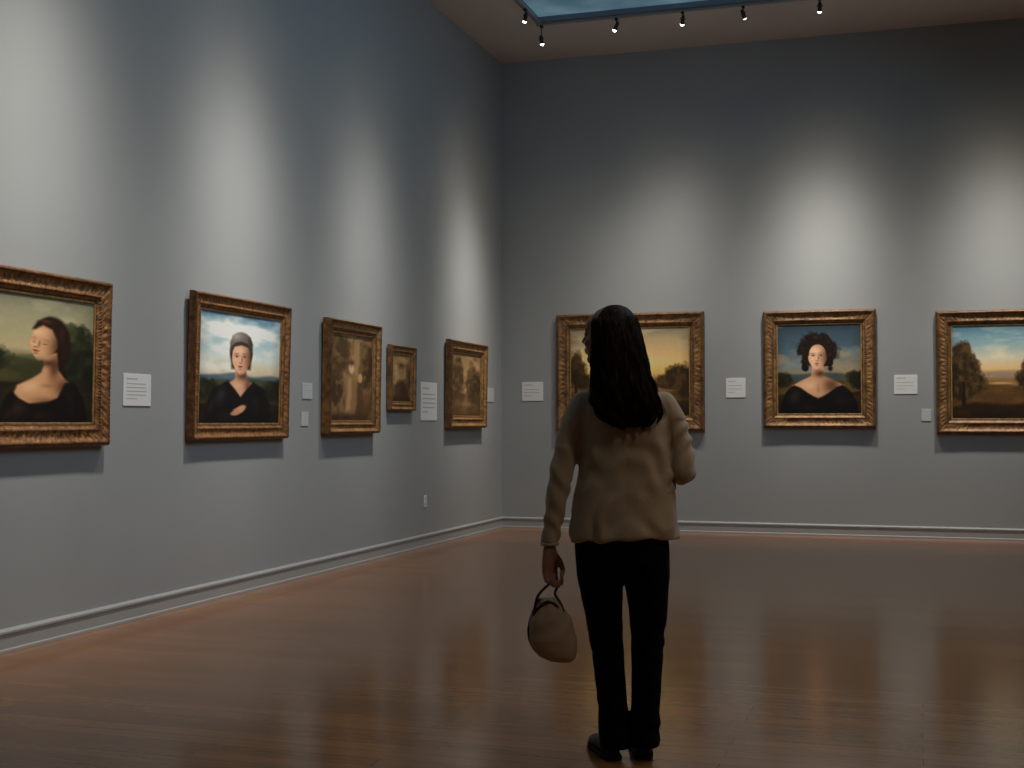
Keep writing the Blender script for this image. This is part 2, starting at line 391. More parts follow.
def p_lady_cap():
    P = Paint(.92, 4)
    P.grad([(0, (92, 136, 164)), (.2, (146, 180, 192)), (.40, (206, 216, 208)), (.52, (206, 190, 158)), (1, (60, 50, 36))])
    P.clouds(0, .55, (236, 236, 224), 22, 2.6, 6, .43, .9)
    P.hill(.55, .02, 5, 5, (78, 96, 110), (98, 114, 120)); P.hill(.61, .03, 5, 9, (56, 62, 48), (80, 82, 54)); P.hill(.7, .04, 4, 14, (50, 40, 27), (82, 66, 38)); P.hill(.82, .03, 5, 18, (28, 24, 16), (48, 38, 22))
    P.foliage(.08, .68, .14, .08, (30, 34, 22), (58, 60, 34), 33); P.foliage(.84, .68, .14, .09, (26, 30, 20), (54, 56, 32), 36)
    P.ell(.455, .345, .128, .150, (60, 50, 44), .15); P.poly([(.335, .36), (.575, .36), (.56, .50), (.35, .50)], (40, 31, 26), .03)
    P.shape([(.392, .48), (.518, .48), (.522, .59), (.59, .63), (.53, .72), (.455, .78), (.38, .72), (.32, .63), (.388, .59)], (208, 156, 122),
            [(.48, .56, .09, .05, (80, 47, 34), .92, 0), (.54, .64, .06, .09, (100, 60, 44), .8, 0), (.42, .65, .06, .04, (228, 180, 144), .5, 0)], .018)
    P.shape([(.06, 1.02), (.09, .82), (.16, .68), (.31, .61), (.39, .68), (.455, .75), (.52, .68), (.60, .61), (.73, .67), (.80, .82), (.84, 1.02)], (18, 15, 18),
            [(.24, .74, .06, .10, (58, 51, 57), .7, .4), (.62, .80, .08, .05, (36, 31, 36), .6, 0), (.3, .92, .1, .04, (44, 38, 44), .5, 0), (.14, .84, .03, .10, (46, 40, 46), .6, .2)], .018)
    head(P, .455, .405, .152, -.18, (222, 172, 140), (96, 58, 42), 1)
    P.shape([(.335, .35), (.325, .27), (.355, .205), (.405, .175), (.455, .166), (.505, .175), (.555, .205), (.585, .27), (.575, .35), (.53, .295), (.455, .272), (.38, .295)], (112, 103, 96),
            [(.40, .21, .07, .04, (172, 162, 152), .8, -.3), (.56, .25, .05, .09, (54, 46, 42), .9, 0)], .016)
    P.poly([(.330, .352), (.34, .305), (.39, .265), (.455, .25), (.52, .265), (.57, .305), (.580, .352), (.53, .302), (.455, .284), (.38, .302)], (58, 48, 43), .014)
    P.blob(.46, .89, .14, .05, (12, 10, 12), .7)
    P.ell(.455, .862, .070, .032, (202, 148, 114), .5, -.45); P.ell(.40, .893, .052, .020, (188, 134, 102), .6, -.2)
    for k in range(4): P.ell(.405+.004*k, .862+.014*k, .030, .0075, (208, 154, 120), .9, -.25, .9); P.ell(.405+.004*k, .869+.014*k, .028, .003, (96, 58, 42), 1, -.25, .6)
    return P.finish(1.3)
def p_lady_curls():
    P = Paint(.93, 5)
    P.grad([(0, (46, 62, 76)), (.3, (72, 92, 102)), (.48, (116, 116, 106)), (.58, (136, 112, 72)), (1, (40, 28, 16))])
    P.clouds(0, .58, (118, 128, 130), 51, 2.5, 6, .5, .7); P.clouds(.3, .6, (160, 140, 106), 55, 3, 10, .5, .6)
    P.hill(.56, .02, 5, 4, (60, 68, 70), (86, 84, 70)); P.hill(.62, .03, 5, 11, (72, 56, 28), (120, 88, 42)); P.hill(.76, .04, 4, 17, (40, 28, 15), (72, 50, 23))
    P.foliage(.06, .62, .12, .08, (26, 26, 16), (62, 54, 26), 61); P.foliage(.9, .62, .12, .1, (28, 26, 16), (64, 54, 26), 65)
    rs = np.random.RandomState(3)
    P.foliage(.45, .30, .185, .165, (22, 13, 10), (46, 31, 22), 101, -1, .4)
    for k in range(90):
        a = rs.rand()*2*PI; r = .12+.055*rs.rand(); x = .45+r*1.12*math.cos(a); y = .30+r*1.0*math.sin(a)
        if y > .44 and abs(x-.45) < .1: continue
        P.ell(x, y, .034, .026, (24, 15, 11), .9, rs.rand()*3)
    for k in range(30):
        sd = -1 if k % 2 else 1; t = rs.rand(); P.ell(.45+sd*(.118+.03*rs.rand()), .36+.15*t, .024, .026, (22, 13, 10), .9)
    P.ell(.45, .29, .155, .15, (20, 12, 9), .3)
    P.shape([(.387, .46), (.513, .46), (.52, .575), (.62, .62), (.74, .68), (.66, .80), (.455, .86), (.25, .80), (.17, .68), (.28, .62), (.38, .575)], (206, 156, 116),
            [(.48, .55, .09, .05, (76, 44, 30), .92, 0), (.60, .68, .12, .12, (92, 56, 38), .9, 0), (.35, .68, .10, .05, (232, 186, 144), .7, 0), (.455, .72, .02, .06, (150, 102, 74), .5, 0), (.455, .84, .2, .04, (120, 78, 54), .6, 0)], .018)
    P.shape([(.02, 1.02), (.05, .86), (.11, .74), (.19, .675), (.26, .70), (.34, .76), (.40, .795), (.455, .82), (.51, .795), (.57, .76), (.65, .70), (.72, .675), (.80, .74), (.87, .86), (.91, 1.02)], (15, 12, 12),
            [(.20, .80, .06, .10, (52, 42, 37), .7, .4), (.70, .84, .08, .08, (30, 24, 21), .6, 0), (.35, .92, .1, .03, (40, 31, 27), .5, 0)], .018)
    head(P, .45, .368, .150, -.15, (224, 176, 138), (88, 52, 37), 1)
    for k in range(34):
        a = PI*.98+PI*1.04*k/33; x = .45+.120*math.cos(a); y = .335+.130*math.sin(a); P.ell(x, y, .024, .020, (24, 14, 10) if k % 3 else (40, 27, 19), .9)
    for k in range(70):
        a = rs.rand()*2*PI; r = .13+.045*rs.rand(); x = .45+r*1.1*math.cos(a); y = .295+r*math.sin(a)
        if y < .42 and not (abs(x-.45) < .1 and y > .25): P.ell(x, y, .013, .007, (60, 42, 30), 1, rs.rand()*3, al=.5)
    return P.finish(1.3)
def p_sepia(seed, asp, kind):
    P = Paint(asp, seed, 120)
    P.grad([(0, (138, 108, 70)), (.4, (162, 130, 88)), (.7, (116, 84, 52)), (1, (70, 48, 28))])
    P.clouds(0, 1, (192, 160, 114), seed+2, 5, 5, .5, .5); P.clouds(0, 1, (84, 60, 38), seed+6, 6, 7, .55, .6)
    c = asp/2
    if kind == 'figures':
        P.foliage(c*.4, .25, .18, .22, (76, 57, 35), (146, 116, 72), seed+1, -1, .7); P.foliage(c*1.7, .35, .14, .28, (66, 48, 30), (128, 100, 60), seed+4, -1, .7)
        P.foliage(c*.25, .6, .12, .2, (70, 52, 32), (132, 104, 64), seed+6, -1, .7)
        P.poly([(c*.86, .46), (c*1.12, .46), (c*1.26, .68), (c*1.22, .93), (c*.68, .93), (c*.74, .68)], (138, 104, 68), .05, wob=.05)
        P.poly([(c*.86, .48), (c*1.0, .50), (c*.96, .86), (c*.74, .88)], (190, 152, 106), .05, .7, wob=.04); P.ell(c*.98, .39, .050, .066, (206, 168, 124), .4); P.blob(c*.98, .335, .07, .04, (60, 43, 29), .9)
        P.poly([(c*1.3, .56), (c*1.52, .56), (c*1.66, .93), (c*1.22, .93)], (84, 60, 39), .05, wob=.05); P.ell(c*1.41, .50, .040, .052, (188, 148, 106), .5)
        P.blob(c*.8, .95, .3, .06, (56, 40, 26), .8)
    elif kind == 'portrait':
        P.blob(c, .35, .13, .16, (110, 82, 54), .8); P.blob(c-.02, .36, .06, .08, (164, 126, 86), .8); P.blob(c, .24, .11, .06, (52, 36, 24), .8)
        P.poly([(c-.24, 1.02), (c-.2, .66), (c-.06, .54), (c+.08, .55), (c+.22, .68), (c+.25, 1.02)], (62, 44, 30), .09, wob=.05); P.blob(c-.08, .76, .07, .1, (96, 70, 46), .7)
        P.foliage(c*1.75, .5, .09, .3, (80, 60, 38), (124, 96, 60), seed+3, -1, .5)
    else:
        P.hill(.45, .06, 5, seed, (122, 96, 60), (150, 120, 76)); P.hill(.62, .05, 6, seed+5, (86, 63, 38), (124, 95, 56))
        P.foliage(c*.45, .38, .13, .26, (70, 53, 32), (132, 105, 64), seed+4, la=.6); P.foliage(c*1.5, .5, .18, .26, (60, 45, 27), (118, 91, 53), seed+8, la=.6)
        P.blob(c*1.0, .8, .16, .05, (176, 146, 100), .7); P.blob(c*.95, .58, .035, .05, (206, 166, 120), .9); P.blob(c*.98, .74, .06, .12, (136, 97, 66), .9)
    return P.finish(1.25)
def p_valley():
    P = Paint(1.38, 6)
    P.grad([(0, (150, 138, 112)), (.2, (200, 170, 122)), (.40, (242, 196, 126)), (.50, (242, 178, 100)), (.60, (166, 114, 60)), (.78, (92, 64, 34)), (1, (40, 27, 15))])
    P.clouds(0, .45, (244, 218, 172), 5, 1.5, 5, .48, .6); P.clouds(0, .22, (128, 118, 102), 9, 1.5, 4, .50, .6)
    P.blob(.50, .46, .6, .14, (255, 218, 146), .75)
    P.hill(.54, .015, 2.5, 6, (186, 140, 86), (200, 152, 94), .04); P.hill(.60, .02, 3, 8, (136, 98, 54), (160, 114, 60), .03); P.hill(.70, .03, 2.5, 12, (86, 62, 32), (116, 82, 42), .03)
    P.hill(.85, .03, 3, 19, (44, 31, 18), (70, 49, 26), .04); P.ell(.82, .67, .16, .014, (226, 180, 116), 1, al=.6)
    for x, y, rx, ry, sd in [(.07, .48, .11, .18, 3), (.17, .62, .11, .10, 7), (1.25, .54, .15, .13, 13), (1.10, .61, .13, .08, 17), (1.32, .66, .12, .14, 23), (.92, .64, .09, .04, 29)]:
        P.foliage(x, y, rx, ry, (54, 40, 22), (112, 80, 42), sd, 1 if x < .6 else -1, .5)
    P.poly([(.06, .6), (.08, .6), (.09, .84), (.05, .84)], (44, 30, 17), .02)
    return P.finish(1.3)
def p_trees():
    P = Paint(1.3, 8)
    P.grad([(0, (86, 130, 154)), (.2, (136, 166, 170)), (.36, (210, 202, 174)), (.48, (234, 186, 122)), (.56, (214, 148, 86)), (.66, (124, 92, 54)), (1, (36, 25, 14))])
    P.clouds(.05, .46, (230, 216, 184), 31, 1.6, 6, .48, .8)
    P.hill(.50, .015, 3, 4, (146, 130, 108), (166, 144, 114), .04); P.hill(.57, .02, 3, 9, (136, 102, 60), (172, 124, 68), .03); P.ell(.62, .62, .14, .014, (224, 184, 130), 1, al=.6)
    P.hill(.66, .03, 3, 13, (84, 60, 32), (120, 82, 42), .03); P.hill(.84, .03, 3, 17, (40, 28, 16), (64, 45, 23), .04)
    for x, y, rx, ry, sd in [(.14, .34, .13, .15, 3), (.20, .46, .17, .15, 7), (.06, .52, .15, .18, 9), (.30, .60, .15, .11, 19), (.12, .68, .20, .10, 31), (1.02, .42, .12, .18, 13), (.94, .58, .12, .11, 17), (1.18, .60, .18, .24, 21)]:
        P.foliage(x, y, rx, ry, (46, 35, 20), (128, 90, 46), sd, 1 if x < .5 else -1, .55)
    P.poly([(.15, .6), (.175, .6), (.19, .86), (.135, .86)], (34, 23, 14), .02); P.poly([(1.0, .55), (1.025, .55), (1.04, .86), (.97, .86)], (34, 23, 14), .02)
    return P.finish(1.3)

# ------------------------------------------------------------------ frames
def frame_mesh(W, H, bw, d, carve=.006, pitch=.05, corner=.012):
    prof = [(0, 0), (0, .55), (.03, .74), (.08, .90), (.14, 1), (.20, .97), (.26, .80), (.32, .70), (.40, .62), (.50, .58), (.60, .60), (.68, .66), (.74, .74), (.80, .70), (.85, .54), (.90, .46), (.95, .44), (1, .36), (1, .1)]
    q = MB(); np_ = len(prof)
    corners = [(-W/2, 0), (W/2, 0), (W/2, H), (-W/2, H)]
    inn = [(1, 1), (-1, 1), (-1, -1), (1, -1)]
    for s_ in range(4):
        a, b_ = corners[s_], corners[(s_+1) % 4]; ia, ib = inn[s_], inn[(s_+1) % 4]
        Ls = math.hypot(b_[0]-a[0], b_[1]-a[1]); nn = int(Ls/pitch); K = max(24, nn*8)
        vs = []; fs = []
        for k in range(K+1):
            t = k/K
            e = min(t, 1-t)*Ls
            cs = max(0, 1-e/(bw*1.7))
            for (s, h) in prof:
                o = s*bw
                x = (a[0]+ia[0]*o)*(1-t)+(b_[0]+ib[0]*o)*t; z = (a[1]+ia[1]*o)*(1-t)+(b_[1]+ib[1]*o)*t
                hh = h*d
                if .05 < s < .22: hh += carve*.3*(abs(math.sin(PI*2*nn*t))-.5) + corner*cs*.4
                if .26 <= s < .66: hh += carve*(mnoise.noise(Vector((x*32, z*32, s_*3)))+.4*math.sin(2*PI*nn*t)*math.sin(PI*(s-.26)/.4*1.0)) + corner*cs
                if .66 <= s < .84: hh += carve*.4*math.sin(PI*4*nn*t)
                if s > 0 and h > .3: hh += carve*.35*mnoise.noise(Vector((x*60, z*60, s_)))
                vs.append((x, -hh, z))
        for k in range(K):
            for j in range(np_-1):
                fs.append((k*np_+j, k*np_+j+1, (k+1)*np_+j+1, (k+1)*np_+j))
        q.add(vs, fs)
    return q
def hang(side, px0, px1, ptop, pbot, bw, d, art, label, cat, mt, group, lean=0, carve=.006, pitch=.05, corner=.012, name='framed_painting'):
    pm_ = (ptop+pbot)/2
    if side == 'L':
        a = on_x(px0, pm_, XL+d); b_ = on_x(px1, pm_, XL+d); xm = (a.y+b_.y)/2; W = b_.y-a.y
        f = on_x((px0+px1)/2, ptop, XL+d); g = on_x((px0+px1)/2, pbot, XL+d)
    else:
        a = on_y(px0, pm_, YB-d); b_ = on_y(px1, pm_, YB-d); xm = (a.x+b_.x)/2; W = b_.x-a.x
        f = on_y((px0+px1)/2, ptop, YB-d); g = on_y((px0+px1)/2, pbot, YB-d)
    z0, H = g.z, f.z-g.z
    if side == 'L': loc = (XL+.006, xm, z0); rz = PI/2
    else: loc = (xm, YB-.006, z0); rz = 0
    t = thing(name, label, cat, loc, (lean, 0, rz), group)
    fo = frame_mesh(W, H, bw, d, carve, pitch, corner).build('frame', mt, t)
    q = MB(); iw = W/2-bw; sl = .014
    for (x0, x1, zz0, zz1) in ((-iw, iw, bw, bw+sl), (-iw, iw, H-bw-sl, H-bw), (-iw, -iw+sl, bw, H-bw), (iw-sl, iw, bw, H-bw)):
        q.box((x0, -d*.42, zz0), (x1, -d*.2, zz1))
    q.build('slip', M['slip'], fo, smooth=False, bevel=.002)
    c = art; NY, NX = c.shape[:2]
    xs_ = np.linspace(-iw, iw, NX); zs = np.linspace(H-bw, bw, NY)
    vs = [(x, -d*.3, z) for z in zs for x in xs_]
    fs = [(i*NX+j, (i+1)*NX+j, (i+1)*NX+j+1, i*NX+j+1) for i in range(NY-1) for j in range(NX-1)]
    me = bpy.data.meshes.new('canvas'); me.from_pydata(vs, [], fs); me.update()
    ca = me.color_attributes.new('paint', 'FLOAT_COLOR', 'POINT')
    arr = np.ones((NY*NX, 4)); arr[:, :3] = c.reshape(-1, 3); ca.data.foreach_set('color', arr.ravel())
    put('canvas', me, M['paint'], t)
    q = MB(); q.box((-W/2+.015, -d*.25, .015), (W/2-.015, 0, H-.015)); q.build('backing_board', M['canvasback'], t, smooth=False)
    return xm, z0, H, W
GL, GB = 'framed paintings on the left wall', 'framed paintings on the back wall'
R1 = hang('L', -34, 111, 270.5, 447.5, .125, .06, p_lady_left(), 'large gilt framed portrait of woman in black dress looking left before dark trees', 'painting', M['gold'], GL, .012, .007, .045, .010)
R2 = hang('L', 192.5, 289, 298.5, 439.5, .105, .055, p_lady_cap(), 'gilt framed portrait of woman with folded hands under bright blue cloudy sky', 'painting', M['gold'], GL, .022, .004, .045, .006)
R3 = hang('L', 329, 380.5, 321.5, 433.5, .10, .075, p_sepia(40, .78, 'figures'), 'sepia painting of figures in deep gold frame, left of the smallest painting', 'painting', M['gold2'], GL, .015, .004, .05, .006)
R4 = hang('L', 391, 416, 346, 410.5, .072, .05, p_sepia(60, .62, 'portrait'), 'smallest gold framed painting, dark brown, on the left wall', 'painting', M['gold2'], GL, .012, .003, .04, .005)
R5 = hang('L', 450.5, 487, 342, 428, .12, .07, p_sepia(80, .75, 'land'), 'sepia landscape in gold frame, nearest the room corner on the left wall', 'painting', M['gold2'], GL, .014, .004, .05, .006)
R6 = hang('B', 556, 704, 313, 431, .16, .06, p_valley(), 'wide gold framed golden valley landscape behind the standing woman', 'painting', M['goldb'], GB, .006, .006, .06)
R7 = hang('B', 763, 876, 310, 428, .145, .06, p_lady_curls(), 'gold framed portrait of woman with dark curly hair and low necked black dress', 'painting', M['goldb'], GB, .006, .005, .05)
R8 = hang('B', 936, 1072, 309.5, 434, .15, .06, p_trees(), 'gold framed landscape of golden trees under blue sky, cut by right edge', 'painting', M['goldb'], GB, .006, .005, .05)

# ------------------------------------------------------------------ wall cards
def card(side, px0, px1, py0, py1, label, m, rows, d=.006):
    if side == 'L':
        a = on_x(px0, (py0+py1)/2, XL+d); b_ = on_x(px1, (py0+py1)/2, XL+d); u0, u1 = a.y, b_.y
        z1 = on_x((px0+px1)/2, py0, XL).z; z0 = on_x((px0+px1)/2, py1, XL).z
        t = thing('wall_label', label, 'label', (XL, (u0+u1)/2, z0), (0, 0, PI/2), 'white wall labels beside the paintings')
    else:
        a = on_y(px0, (py0+py1)/2, YB-d); b_ = on_y(px1, (py0+py1)/2, YB-d); u0, u1 = a.x, b_.x
        z1 = on_y((px0+px1)/2, py0, YB).z; z0 = on_y((px0+px1)/2, py1, YB).z
        t = thing('wall_label', label, 'label', ((u0+u1)/2, YB, z0), (0, 0, 0), 'white wall labels beside the paintings')
    W, H = u1-u0, z1-z0
    q = MB(); q.box((-W/2, -d, 0), (W/2, 0, H)); q.build('card', m, t, smooth=False, bevel=.0015)
    rs = random.Random(int(px0)); y = H*.84; th = H*.016
    for r in range(rows):
        x = -W*.40; l = W*.80*(.5 if r == 0 else (rs.uniform(.3, .5) if r == rows-1 else rs.uniform(.88, 1)))
        q = MB(); q.box((x, -d-.0006, y-th), (x+l, -d, y+th*(1.2 if r == 0 else .6))); q.build('text_line', M['ink'], t, smooth=False)
        y -= H*.72/max(rows, 1)*(1.25 if r == 0 else .96)
    return t
card('L', 123.5, 151, 374, 406, 'large white wall label with small text, right of the portrait before dark trees', M['card'], 6)
card('L', 302.5, 312.5, 383, 399, 'narrow grey-white wall label right of the folded hands portrait, upper of two', M['cardgrey'], 3)
card('L', 301.5, 308.5, 412, 426, 'tiny grey wall label right of the folded hands portrait, lower of two', M['cardgrey'], 0)
card('L', 421, 437, 382.5, 420.5, 'tall white wall label between the smallest painting and the corner landscape', M['card'], 6)
card('L', 486.5, 494, 388, 402, 'small grey wall label nearest the room corner on the left wall', M['cardgrey'], 0)
card('B', 522, 543, 382, 401, 'white wall label nearest the room corner on the back wall', M['card'], 4)
card('B', 726, 745.5, 378, 397.5, 'white wall label between the valley landscape and the curly haired portrait', M['card'], 4)
card('B', 894, 917.5, 375, 394, 'white wall label between the curly haired portrait and the golden trees landscape', M['card'], 4)
card('B', 921.5, 931, 409, 421, 'tiny grey wall label low beside the golden trees landscape', M['cardgrey'], 0)
p = on_x(425, 501, XL)
t = thing('electrical_outlet', 'small pale electrical outlet low on the left wall', 'outlet', (XL, p.y, p.z-.06), (0, 0, PI/2))
q = MB(); q.box((-.036, -.006, 0), (.036, 0, .12)); q.build('cover_plate', M['card'], t, smooth=False, bevel=.003)
for z in (.035, .085):
    q = MB(); q.cyl((0, -.009, z), (0, -.005, z), .016); so = q.build('socket', M['cardgrey'], t, smooth=False, bevel=.001)
    for sx in (-.006, .006):
        q = MB(); q.box((sx-.001, -.0095, z-.005), (sx+.001, -.0085, z+.005)); q.build('slot', M['black'], so, smooth=False)

# ------------------------------------------------------------------ tracks, spotlights, lights
TZ = ZC-.03; YT = SY1+.03; XS = SX0+.06
q = MB(); q.box((XT-.02, 2.1, TZ), (XT+.02, 11.6, ZC)); tag(q.build('light_track', M['track'], smooth=False, bevel=.004), 'metal lighting track under the skylight, running along the left wall', 'light track')
q = MB(); q.box((SX0, YT-.016, TZ), (5.0, YT+.016, ZC)); tag(q.build('light_track', M['track'], smooth=False, bevel=.004), 'metal lighting track along the skylight edge nearest the back wall', 'light track')
q = MB(); q.box((XS-.03, 12.1, TZ), (XS+.01, YT-.02, ZC-.008)); tag(q.build('light_track', M['track'], smooth=False, bevel=.004), 'short metal track stub near the room corner of the skylight', 'light track')
def beam(name, loc, d, energy, sigma, col, soft):
    """spot lamp whose beam fades as a smooth bell from its axis, like a frosted gallery reflector"""
    ld = bpy.data.lights.new(name, 'SPOT'); ld.energy = energy; ld.color = col; ld.spot_size = math.radians(min(150, sigma*6)); ld.spot_blend = 1; ld.shadow_soft_size = soft
    ld.use_nodes = True; nt = ld.node_tree; em = nt.nodes.get('Emission') or nt.nodes.new('ShaderNodeEmission')
    tc = nt.nodes.new('ShaderNodeTexCoord'); sp = nt.nodes.new('ShaderNodeSeparateXYZ'); nt.links.new(tc.outputs['Normal'], sp.inputs[0])
    def mth(op, a, b_=None):
        m = nt.nodes.new('ShaderNodeMath'); m.operation = op
        nt.links.new(a, m.inputs[0])
        if b_ is not None: m.inputs[1].default_value = b_
        return m.outputs[0]
    z = mth('ABSOLUTE', sp.outputs['Z']); z = mth('MINIMUM', z, 1.0); a = mth('ARCCOSINE', z); a = mth('DIVIDE', a, math.radians(sigma)); a = mth('POWER', a, 2.0); a = mth('MULTIPLY', a, -1.0)
    ex = mth('EXPONENT', a); nt.links.new(ex, em.inputs['Strength'])
    lo = bpy.data.objects.new(name, ld); C.objects.link(lo); lo.location = loc; lo.rotation_euler = d.to_track_quat('-Z', 'Y').to_euler()
def spot(loc, target, power, label, sigma=14, on=True, col=(1, .945, .87), drop=.08, r=.021, soft=.12, wide=.12):
    x, y = loc; base = Vector((x, y, TZ)); piv = Vector((x, y, TZ-drop))
    t = thing('track_spotlight', label, 'spotlight', base, (0, 0, 0), 'track spotlights on the ceiling')
    d = (Vector(target)-piv).normalized(); p = piv-base
    q = MB(); q.box((-.014, -.026, -.020), (.014, .026, 0)); q.cyl((0, 0, -.020), (0, 0, -drop+r+.012), .005)
    u = d.cross(Vector((0, 0, 1)))
    u = u.normalized() if u.length > .01 else Vector((1, 0, 0))
    top = Vector((0, 0, -drop+r+.014))
    q.tube([p+u*(r+.006), p+u*(r+.006)+Vector((0, 0, r*.6)), top, p-u*(r+.006)+Vector((0, 0, r*.6)), p-u*(r+.006)], .004)
    q.build('yoke', M['black'], t)
    q = MB(); q.tube([p-d*.046, p-d*.042, p-d*.022, p+d*.040, p+d*.046], [r*.55, r*.75, r*.85, r, r*1.06], 24)
    can = q.build('canister', M['black'], t)
    q = MB(); q.tube([p+d*.0465, p+d*.056, p+d*.062], [r*1.0, r*.8, r*.3], 24); q.build('lens', M['lens' if on else 'lensoff'], can)
    if power:
        lp = piv+d*(.09+soft)
        beam('spot_lamp', lp, d, power, sigma, col, soft)
        if wide: beam('spill_lamp', lp, d, power*wide, 28, (1, .80, .58), soft)
LP = 620
spot((XT, R1[0]-.15), (XL, R1[0]-.15, 1.75), LP*1.04, 'black track spotlight above the portrait before dark trees', 16.5)
spot((XT, R2[0]-.05), (XL, R2[0]-.05, 1.75), LP*1.04, 'black track spotlight above the folded hands portrait', 15)
spot((XT, (R3[0]+R4[0])/2-.25), (XL, (R3[0]+R4[0])/2-.25, 1.65), LP*.80, 'black track spotlight above the two middle sepia paintings', 15)
spot((XS-.01, 12.5), (XL, R5[0]-.1, 1.6), 40, 'black track spotlight hanging nearest the room corner', 16, wide=0)
spot((SX0+.05, YT), (-3.4, YB, .6), 30, 'black track spotlight on the lowest stem, second from the room corner', 18, drop=.15, wide=0)
spot((-3.0, YT), (XL, R5[0]+.1, 1.9), LP*1.0, 'black track spotlight with pale lens, third from the room corner', 13)
spot((-2.3, YT), (R6[0]+.1, YB, 1.75), LP*.60, 'black track spotlight tilted left, fourth from the room corner', 16.5)
spot((-1.68, YT), (-.4, YB, 1.6), 30, 'small black track spotlight fifth from the room corner', 20, on=False, wide=0)
spot((-.92, YT), (R7[0]-.03, YB, 1.9), LP*1.0, 'black track spotlight with bright lens above the curly haired portrait', 15.5)
spot((.85, YT), (R8[0], YB, 1.75), LP*.95, 'black track spotlight above the golden trees landscape', 15.5)

def area(loc, rot, sx, sy, e, col):
    ld = bpy.data.lights.new('area', 'AREA'); ld.shape = 'RECTANGLE'; ld.size = sx; ld.size_y = sy; ld.energy = e; ld.color = col
    lo = bpy.data.objects.new('added_fill_area', ld); C.objects.link(lo); lo.location = loc; lo.rotation_euler = rot
area((.6, 8.2, 5.0), (0, math.radians(58), 0), 2.6, 4.6, 78, (.58, .78, 1.0))  # added blue fill, no fixture: boosts skylight ambient, tilted at the left wall
area((1.0, 5.6, 5.2), (0, 0, 0), 3.0, 3.0, 26, (1.0, .80, .60))  # added warm overhead fill, out of view, not a room fixture
ld = bpy.data.lights.new('warm_fill_spot', 'SPOT'); ld.energy = 92; ld.color = (1, .77, .54); ld.spot_size = math.radians(28); ld.spot_blend = 1; ld.shadow_soft_size = .3  # added warm fill aimed at the woman's back, no real lamp there
lo = bpy.data.objects.new('added_warm_fill', ld); C.objects.link(lo); lo.location = (2.9, 2.6, 5.2)
W_ = bpy.data.worlds.new('world'); SC.world = W_; W_.use_nodes = True
W_.node_tree.nodes['Background'].inputs[0].default_value = (.05, .08, .11, 1); W_.node_tree.nodes['Background'].inputs[1].default_value = .3

# ------------------------------------------------------------------ person
Fd = Vector((-math.sin(YAW), math.cos(YAW), 0)); Rd = Vector((math.cos(YAW), math.sin(YAW), 0))
PD = 4.79
ppos = Rd*((625-512)/F*PD)+Fd*PD
lo.rotation_euler = (Vector((ppos.x, ppos.y, 1.08))-lo.location).to_track_quat('-Z', 'Y').to_euler()
person = thing('person', 'woman in beige sweater and black trousers standing with back to viewer, looking at paintings', 'person', (ppos.x, ppos.y, 0), (0, 0, YAW))
skin = mat('skin', (.36, .19, .12, 1), .55, noise=30, col2=(.40, .215, .14, 1))
lipm = mat('lips', (.33, .08, .07, 1), .4); eyem = mat('eye', (.03, .02, .015, 1), .15)
swm = mat('beige_knit', (.54, .415, .28, 1), 1.0, noise=14, col2=(.62, .485, .34, 1), bump=.6, bscale=260, spec=.05, sheen=.3)
trm = mat('black_cloth', (.006, .006, .008, 1), .9, bump=.3, bscale=300, spec=.1)
shm = mat('dark_brown_leather', (.022, .014, .010, 1), .5, spec=.35); solem = mat('rubber_sole', (.014, .010, .008, 1), .8, spec=.2)
hairm = bpy.data.materials.new('dark_hair'); hairm.use_nodes = True
nt = hairm.node_tree; b = nt.nodes['Principled BSDF']; b.inputs['Roughness'].default_value = .65; b.inputs['Specular IOR Level'].default_value = .14
tc = nt.nodes.new('ShaderNodeTexCoord'); mp = nt.nodes.new('ShaderNodeMapping'); mp.inputs['Scale'].default_value = (80, 80, 12)
n = nt.nodes.new('ShaderNodeTexNoise'); n.inputs['Scale'].default_value = 1.1; n.inputs['Detail'].default_value = 3
r = nt.nodes.new('ShaderNodeValToRGB'); r.color_ramp.elements[0].position = .38; r.color_ramp.elements[1].position = .68; r.color_ramp.elements[0].color = (.006, .004, .003, 1); r.color_ramp.elements[1].color = (.042, .023, .014, 1)
L = nt.links.new; L(tc.outputs['Object'], mp.inputs['Vector']); L(mp.outputs['Vector'], n.inputs['Vector']); L(n.outputs['Fac'], r.inputs['Fac']); L(r.outputs['Color'], b.inputs['Base Color'])

HC = Vector((-.062, .015, 1.56)); HY = math.radians(56)
HM = Matrix.Rotation(HY, 3, 'Z') @ Matrix.Rotation(math.radians(3), 3, 'X')
def hp(x, y, z): return HC+HM @ Vector((x, y, z))
B = MB()
B.ell(hp(0, -.012, .028), (.074, .09, .084), HM); B.ell(hp(0, .032, -.032), (.057, .056, .074), HM)
B.ell(hp(0, .063, -.09), (.024, .02, .018), HM); B.ell(hp(0, .05, .035), (.058, .036, .045), HM)
B.capsule(hp(0, .086, .012), hp(0, .103, -.022), .006, .0095)
for s in (-1, 1):
    B.capsule(hp(0, .095, -.028), hp(s*.012, .09, -.03), .007, .006)
    B.ell(hp(s*.03, .071, .004), (.0135, .0135, .0125), HM); B.capsule(hp(s*.014, .083, .02), hp(s*.046, .07, .021), .006, .005)
    B.ell(hp(s*.04, .058, -.03), (.018, .018, .018), HM)
    B.ell(hp(s*.077, -.008, -.008), (.009, .019, .031), HM); B.capsule(hp(s*.082, -.018, .012), hp(s*.08, -.012, -.03), .005, .004)
B.capsule(hp(-.017, .083, -.055), hp(.017, .083, -.055), .0065, .0065); B.capsule(hp(-.013, .082, -.064), hp(.013, .082, -.064), .007, .007)
B.chain([(*hp(0, -.02, -.05), .052), (-.03, -.005, 1.41, .052), (-.015, -.01, 1.34, .062)])
